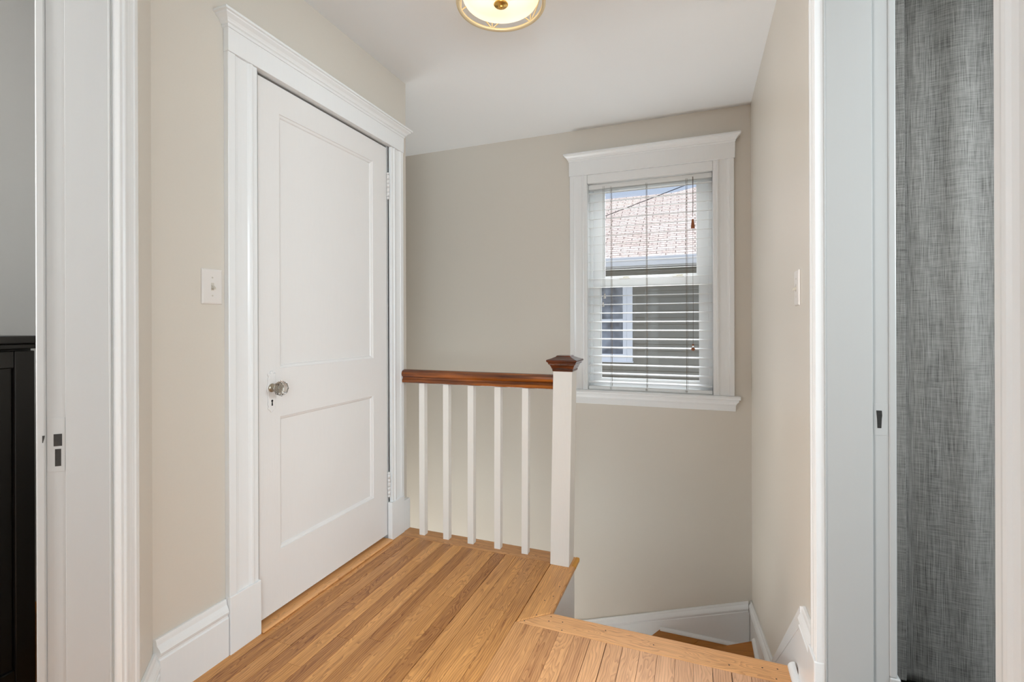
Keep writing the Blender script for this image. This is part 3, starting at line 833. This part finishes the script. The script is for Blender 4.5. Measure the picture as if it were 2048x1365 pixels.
tread([[(XA, 2.585), (-.235, YW), (-.64, YW), (-.64, 2.28), (XA, 2.28)]], -5 * RZ)
for k in range(3):
    x1 = -.62 - k * .25
    tread([[(x1 - .28, 2.275), (x1, 2.275), (x1, YW), (x1 - .28, YW)]], -(6 + k) * RZ)
def riser(p, q, ztop):
    def f(m):
        a = Vector((p[0], p[1], 0)); b = Vector((q[0], q[1], 0)); n_ = Vector((-(b - a).y, (b - a).x, 0)).normalized() * .006
        zz = (ztop - RZ + .0005, ztop - .0285)
        m.rings([[c + Vector((0, 0, zz[0])) for c in (a - n_, b - n_, b + n_, a + n_)], [c + Vector((0, 0, zz[1])) for c in (a - n_, b - n_, b + n_, a + n_)]])
    one('riser', 'white', f, st)
riser((XA, 2.082), (XR_, 2.082), -RZ)
riser((XA, 2.290), (XR_, 2.440), -2 * RZ)
riser((XA, 2.374), (XR_, 2.935), -3 * RZ)
riser((XA + .012, 2.615), (-.232, YW), -4 * RZ)
for k in range(3):
    riser((-.635 - k * .25, 2.28), (-.635 - k * .25, YW), -(5 + k) * RZ)
# top riser and stringer wall under the floor edges
def fw(m):
    m.box(W, (XA - .02, 1.755, LOW), (WR, 1.772, -.023))
struct(one('wall_stairhead', 'white', fw))
def strg(m):
    m.box(W, (XA - .02, 1.773, LOW), (XA - .0005, 2.247, -.023)); m.box(W, (-3.3, 2.235, LOW), (XA - .021, 2.247, -.023))
struct(one('wall_stringer', 'white', strg))
def seam(m):
    a, b = (2.06, -.205), (2.2465, -.372)
    m.add([Vector((XA + .0003, a[0], a[1])), Vector((XA + .0003, b[0], b[1])), Vector((XA + .0003, b[0], b[1] - .0035)), Vector((XA + .0003, a[0], a[1] - .0035))], [(0, 1, 2, 3)])
struct(one('trim_stringer_seam', 'crack', seam))
# skirt on the window wall
CAPP = [(.0005, -.062), (.019, -.062), (.019, -.056), (.016, -.053), (.016, -.049), (.020, -.044), (.021, -.036), (.017, -.026), (.011, -.014), (.010, -.006), (.008, 0), (.0005, 0)]
def skb(m):
    z0, z1 = -.572, -.572 - .33 * 2.4
    m.prism_w(FB, [(XR_ + .004, z0 - .06), (XR_ + .004, -1.25), (-2.1, -2.3), (-2.1, z1 - .06)], .0005, .018)
    m.rake(FB, CAPP, [(WR - .0215, z0), (-2.1, z1)])
struct(one('baseboard_back', 'white', skb))
# skirt on the right wall with its steep rise to the upper floor
def skr(m):
    m.prism_w(FR, [(1.716, .178), (1.716, -.9), (3.222, -1.4), (3.222, -.632), (2.30, -.40), (2.312, -.350)], .0005, .0145)
    m.rake(FR, CAPP, [(3.242, -.566), (2.285, -.345)])
    # thin edge of the steep board
    m.prism_w(FR, [(1.7165, .238), (1.7165, .176), (2.318, -.358), (2.322, -.330)], .0006, .0160)
    m.prism_t(FR, BASE(.240, .0205), 1.5485, 1.716)
struct(one('baseboard_right', 'white', skr))
# quarter-round shoes
Q = lambda r_: [(0.0, 0), (r_, 0)] + [(r_ * math.cos(a), r_ * math.sin(a)) for a in [math.radians(90 * k / 6) for k in range(1, 6)]] + [(0, r_)]
def shoe(m):
    m.prism_t(FB, [(.0185 + a, -4 * RZ + b) for a, b in Q(.018)], -.2185, WR - .022)
    m.prism_t(FR, [(.0150 + a, -3 * RZ + b) for a, b in Q(.018)], 2.47, 2.950)
    m.prism_t(FR, [(.0150 + a, -4 * RZ + b) for a, b in Q(.018)], 2.952, 3.20)
    m.prism_t(FR, [(.0205 + a, .0005 + b) for a, b in Q(.020)], 1.40, 1.780)
struct(one('trim_shoe_moulding', 'white', shoe))

# ================================================================== LIGHT SWITCHES
def switch(fr, t, z, label, name='light_switch'):
    b = fr(t, 0, z)
    e = empty(name, tuple(b), None, label, 'light switch', 'toggle light switches on the hall walls')
    def plate(m):
        a, c = .0360, .0583
        m.rings([[fr(t + i * p, w_, z + j * q) for i, j in ((-1, -1), (1, -1), (1, 1), (-1, 1))] for p, q, w_ in ((a, c, .0004), (a, c, .0022), (a - .001, c - .001, .0040), (a - .0045, c - .0045, .0058), (a - .007, c - .007, .0060))])
    pl = one('plate', 'plastic', plate, e)
    def slot(m):
        m.box(fr, (t - .0052, .0058, z - .0125), (t + .0052, .0064, z + .0125))
    one('toggle_slot', 'toggle', slot, e)
    def tog(m):
        m.rings([[fr(t + i * a, w_, z + zz + j * b_) for i, j in ((-1, -1), (1, -1), (1, 1), (-1, 1))] for a, b_, zz, w_ in ((.0042, .0065, 0, .0062), (.0038, .0050, -.003, .0115), (.0034, .0036, -.006, .0175))])
    one('toggle', 'toggle', tog, e, .0006)
    for dz in (-.030, .030):
        one('screw', 'toggle', lambda m, dz=dz: m.lathe(fr(t, .0059, z + dz), tuple(fr(t, 1, z) - fr(t, 0, z)), [(.0028, 0), (.0026, .0008), (.0012, .0011)], 12), e)
    return e
switch(FL, 1.126, 1.250, 'white toggle switch plate on the beige wall left of the closet door')
switch(FR, 1.818, 1.239, 'white toggle switch plate on the right wall between window and doorway')

# ================================================================== CEILING LIGHT
LX, LY = -.695, 1.706
cl = empty('ceiling_light', (LX, LY, CEIL), None, 'round flush ceiling lamp with lit frosted glass and cream metal openwork ring', 'ceiling light')
one('canopy', 'canopy', lambda m: m.lathe((LX, LY, CEIL - .0005), (0, 0, -1), [(.06, 0), (.150, 0), (.150, .006), (.146, .010), (.06, .012)], 64), cl)
ld = bpy.data.lights.new('lamp_bulbs', 'AREA'); ld.shape = 'DISK'; ld.size = .28; ld.energy = .16; ld.color = (1.0, .97, .92)
bo = bpy.data.objects.new('lamp_bulbs', ld); COL.objects.link(bo); bo.location = (LX, LY, 2.40)
def frame(m):
    m.lathe((LX, LY, 2.352), (0, 0, 1), [(.1585, 0), (.1705, 0), (.172, .003), (.172, .007), (.1705, .010), (.1585, .010), (.1585, 0)], 96, True, False)
    m.lathe((LX, LY, 2.434), (0, 0, 1), [(.160, 0), (.170, 0), (.170, .008), (.160, .008), (.160, 0)], 96, True, False)
    for k in range(6):
        a0 = math.radians(-53 + 60 * k + 118)
        pt = lambda a, z, r_=.1650: Vector((LX + r_ * math.cos(a), LY + r_ * math.sin(a), z))
        m.tube([pt(a0, 2.36), pt(a0, 2.437)], .0030, 8)
        for s_ in (-1, 1):
            m.tube([pt(a0 + s_ * math.radians(27) * u / 6, 2.36 + .077 * u / 6) for u in range(7)], .0030, 8)
    for k in range(4):
        a0 = math.radians(45 + 90 * k)
        m.tube([Vector((LX + .168 * math.cos(a0), LY + .168 * math.sin(a0), 2.440)), Vector((LX + .140 * math.cos(a0), LY + .140 * math.sin(a0), 2.4545))], .004, 8)
one('openwork_ring', 'ring', frame, cl)
one('glass_shade', 'lamp', lambda m: m.lathe((LX, LY, 2.449), (0, 0, -1), [(.138, 0), (.146, .004), (.147, .06), (.146, .072), (.141, .080), (.10, .088), (.05, .092), (.004, .093)], 64), cl)
one('finial', 'brass', lambda m: m.lathe((LX, LY, 2.357), (0, 0, -1), [(.004, 0), (.026, .0005), (.028, .004), (.024, .008), (.012, .010), (.009, .012), (.009, .016), (.006, .019), (.001, .020)], 28), cl)

# ================================================================== DRESSER IN THE BEDROOM
dr = empty('dresser', (-2.15, .40, 0), None, 'tall black painted dresser with framed panel side seen through the left doorway', 'dresser')
DX0, DX1, DY0, DY1, DZ = -2.42, -1.90, -.05, .852, 1.092
def dbody(m):
    m.box(W, (DX0, DY0 + .012, .0), (DX1 - .020, DY1 - .002, 1.052))
one('body', 'black', dbody, dr, .002)
def dframe(m):
    x0, x1 = DX1 - .020, DX1
    for y0 in (DY1 - .049, .37, DY0 + .012): m.box(W, (x0, y0, 0), (x1, y0 + .047, 1.046))
    for y0, y1 in ((DY0 + .060, .369), (.418, DY1 - .050)):
        m.box(W, (x0, y0, .996), (x1 - .0005, y1, 1.046)); m.box(W, (x0, y0, .03), (x1 - .0005, y1, .092))
one('side_frame', 'black', dframe, dr, .0025)
def dpan(m):
    for y0, y1 in ((DY0 + .061, .368), (.419, DY1 - .051)): m.box(W, (DX1 - .0199, y0, .0925), (DX1 - .012, y1, .9955))
one('side_panel', 'black', dpan, dr, .001)
def dtop(m):
    m.box(W, (DX0 - .005, DY0, 1.0685), (DX1 + .020, DY1 + .006, DZ))
    m.box(W, (DX0, DY0 + .006, 1.0525), (DX1 + .012, DY1 + .003, 1.068))
one('top', 'black', dtop, dr, .004)

# ================================================================== CURTAIN IN THE BATHROOM
def cur(m):
    n = 150; rows = []
    for z in (.024, .05, .5, 1.0, 1.5, 2.12):
        r_ = []
        for k in range(n + 1):
            x = .560 + 1.02 * k / n
            y = 1.800 + .006 * math.sin((x - .585) * 26 + .9) + .003 * math.sin((x - .585) * 61 + z * 1.2)
            r_.append(W(x, y, z))
        rows.append(r_)
    vs = [q for r_ in rows for q in r_]; fs = []
    for i in range(len(rows) - 1):
        for j in range(n): fs.append((i * (n + 1) + j, i * (n + 1) + j + 1, (i + 1) * (n + 1) + j + 1, (i + 1) * (n + 1) + j))
    m.add(vs, fs, True)
cu = one('shower_curtain', 'linen', cur)
md = cu.modifiers.new('thick', 'SOLIDIFY'); md.thickness = .0025; md.offset = 0
cu['label'] = 'grey woven linen look curtain hanging in the room beyond the right doorway'; cu['category'] = 'curtain'
hem = one('hem', 'linen', lambda m: m.box(W, (.553, 1.7955, .026), (.600, 1.8075, 2.115)), cu, .002)
ro = one('curtain_rod', 'steel', lambda m: m.tube([W(.4572, 1.80, 2.132), W(1.8995, 1.80, 2.132)], .0125, 16))
ro['label'] = 'steel rod the grey curtain hangs from, above the right doorway view'; ro['category'] = 'rod'

# ================================================================== OUTSIDE
nb = empty('house', (-.7, 7.5, -2.9), None, 'neighbouring house with pale shingled roof and grey siding seen through the stair window', 'house')
HY = 7.5
def siding(m):
    c = .1005; z = -2.9
    k = 0
    z0 = 1.527 - c * 44
    while z0 < 2.05:
        z1 = z0 + c
        m.add([W(-6, HY - .016, z0), W(5, HY - .016, z0), W(5, HY - .002, z1), W(-6, HY - .002, z1)], [(0, 1, 2, 3)])
        m.add([W(-6, HY - .002, z0), W(5, HY - .002, z0), W(5, HY - .016, z0), W(-6, HY - .016, z0)], [(0, 1, 2, 3)])
        z0 = z1
    m.box(W, (-6, HY, -2.9), (5, HY + 3.2, 2.08))
one('wall', 'siding', siding, nb, fix=False)
def gutter(m):
    P = [(0, 0), (-.085, 0), (-.092, .004), (-.100, .060), (-.112, .085), (-.112, .122), (-.104, .128), (0, .124)]
    m.rings([[W(xx, 7.19 + a, 1.968 + b) for a, b in P] for xx in (-6.3, 5.3)])
    m.box(W, (-6.3, 7.19, 1.955), (5.3, 7.215, 2.10))
one('gutter', 'fascia', gutter, nb)
one('soffit', 'soffit', lambda m: m.box(W, (-6.3, 7.216, 1.958), (5.3, HY - .001, 1.985)), nb)
# roof plane
def roof():
    me = bpy.data.meshes.new('roof')
    E0 = Vector((0, 7.11, 2.10)); up = Vector((0, 1.9, 1.40)).normalized()
    q = [(-6.3, 0), (5.3, 0), (5.3, 2.85), (.9, 2.85), (-.35, 2.285), (-6.3, 2.27)]
    vs = [E0 + Vector((x, 0, 0)) + up * s_ for x, s_ in q]
    nrm = Vector((0, -1.40, 1.9)).normalized() * .03
    vs2 = [v_ - nrm for v_ in vs]
    k = len(q)
    fs = [list(range(k)), list(range(k, 2 * k))[::-1]] + [[i, i + k, (i + 1) % k + k, (i + 1) % k] for i in range(k)]
    me.from_pydata([tuple(v_) for v_ in vs + vs2], [], fs)
    ul = me.uv_layers.new(name='uv')
    for lp in me.loops: ul.data[lp.index].uv = q[lp.vertex_index % k]
    me.materials.append(M['roof'])
    o = bpy.data.objects.new('roof', me); COL.objects.link(o); o.parent = nb; o.matrix_parent_inverse = Matrix.Translation(-Vector(nb.location))
    return o
roof()
NX0, NX1, NZ0, NZ1 = -1.95, -.893, .556, 1.80
def nframe(m):
    y0, y1 = HY - .05, HY - .0165
    m.box(W, (NX1 - .085, y0, NZ0), (NX1, y1, NZ1)); m.box(W, (NX0, y0, NZ0), (NX0 + .085, y1, NZ1)); m.box(W, (NX0 + .086, y0, NZ0), (NX1 - .086, y1, NZ0 + .07)); m.box(W, (NX0 + .086, y0, NZ1 - .07), (NX1 - .086, y1, NZ1))
    m.box(W, (NX1 - .148, y0 + .018, NZ0 + .071), (NX1 - .088, y1, NZ1 - .071)); m.box(W, (NX0 + .088, y0 + .018, NZ0 + .071), (NX0 + .148, y1, NZ1 - .071))
    m.box(W, (NX0 + .149, y0 + .018, NZ0 + .071), (NX1 - .149, y1, NZ0 + .108)); m.box(W, (NX0 + .149, y0 + .018, 1.17), (NX1 - .149, y1, 1.205))
    m.box(W, (NX0 - .01, HY - .075, NZ0 - .02), (NX1 + .01, HY - .0165, NZ0 - .0005))
nwf = one('window', 'nbframe', nframe, nb, .003)
one('pane', 'housepane', lambda m: (m.box(W, (NX0 + .149, HY - .026, NZ0 + .109), (NX1 - .149, HY - .018, 1.169)), m.box(W, (NX0 + .149, HY - .026, 1.2055), (NX1 - .149, HY - .018, NZ1 - .072))), nwf)
wi = one('utility_wire', 'wire', lambda m: m.tube([W(-1.92, 8.085, 2.80), W(-1.33, 7.6, 2.836), W(-.108, 6.6, 2.927), W(3.4, 3.73, 3.19)], .0055, 8))
wi['label'] = 'thin dark overhead wire crossing in front of the neighbouring roof'; wi['category'] = 'wire'
gr = MB(); gr.box(W, (-30, 3.45, -3.05), (30, 40, -2.9)); struct(gr.build('ground', 'ground'))
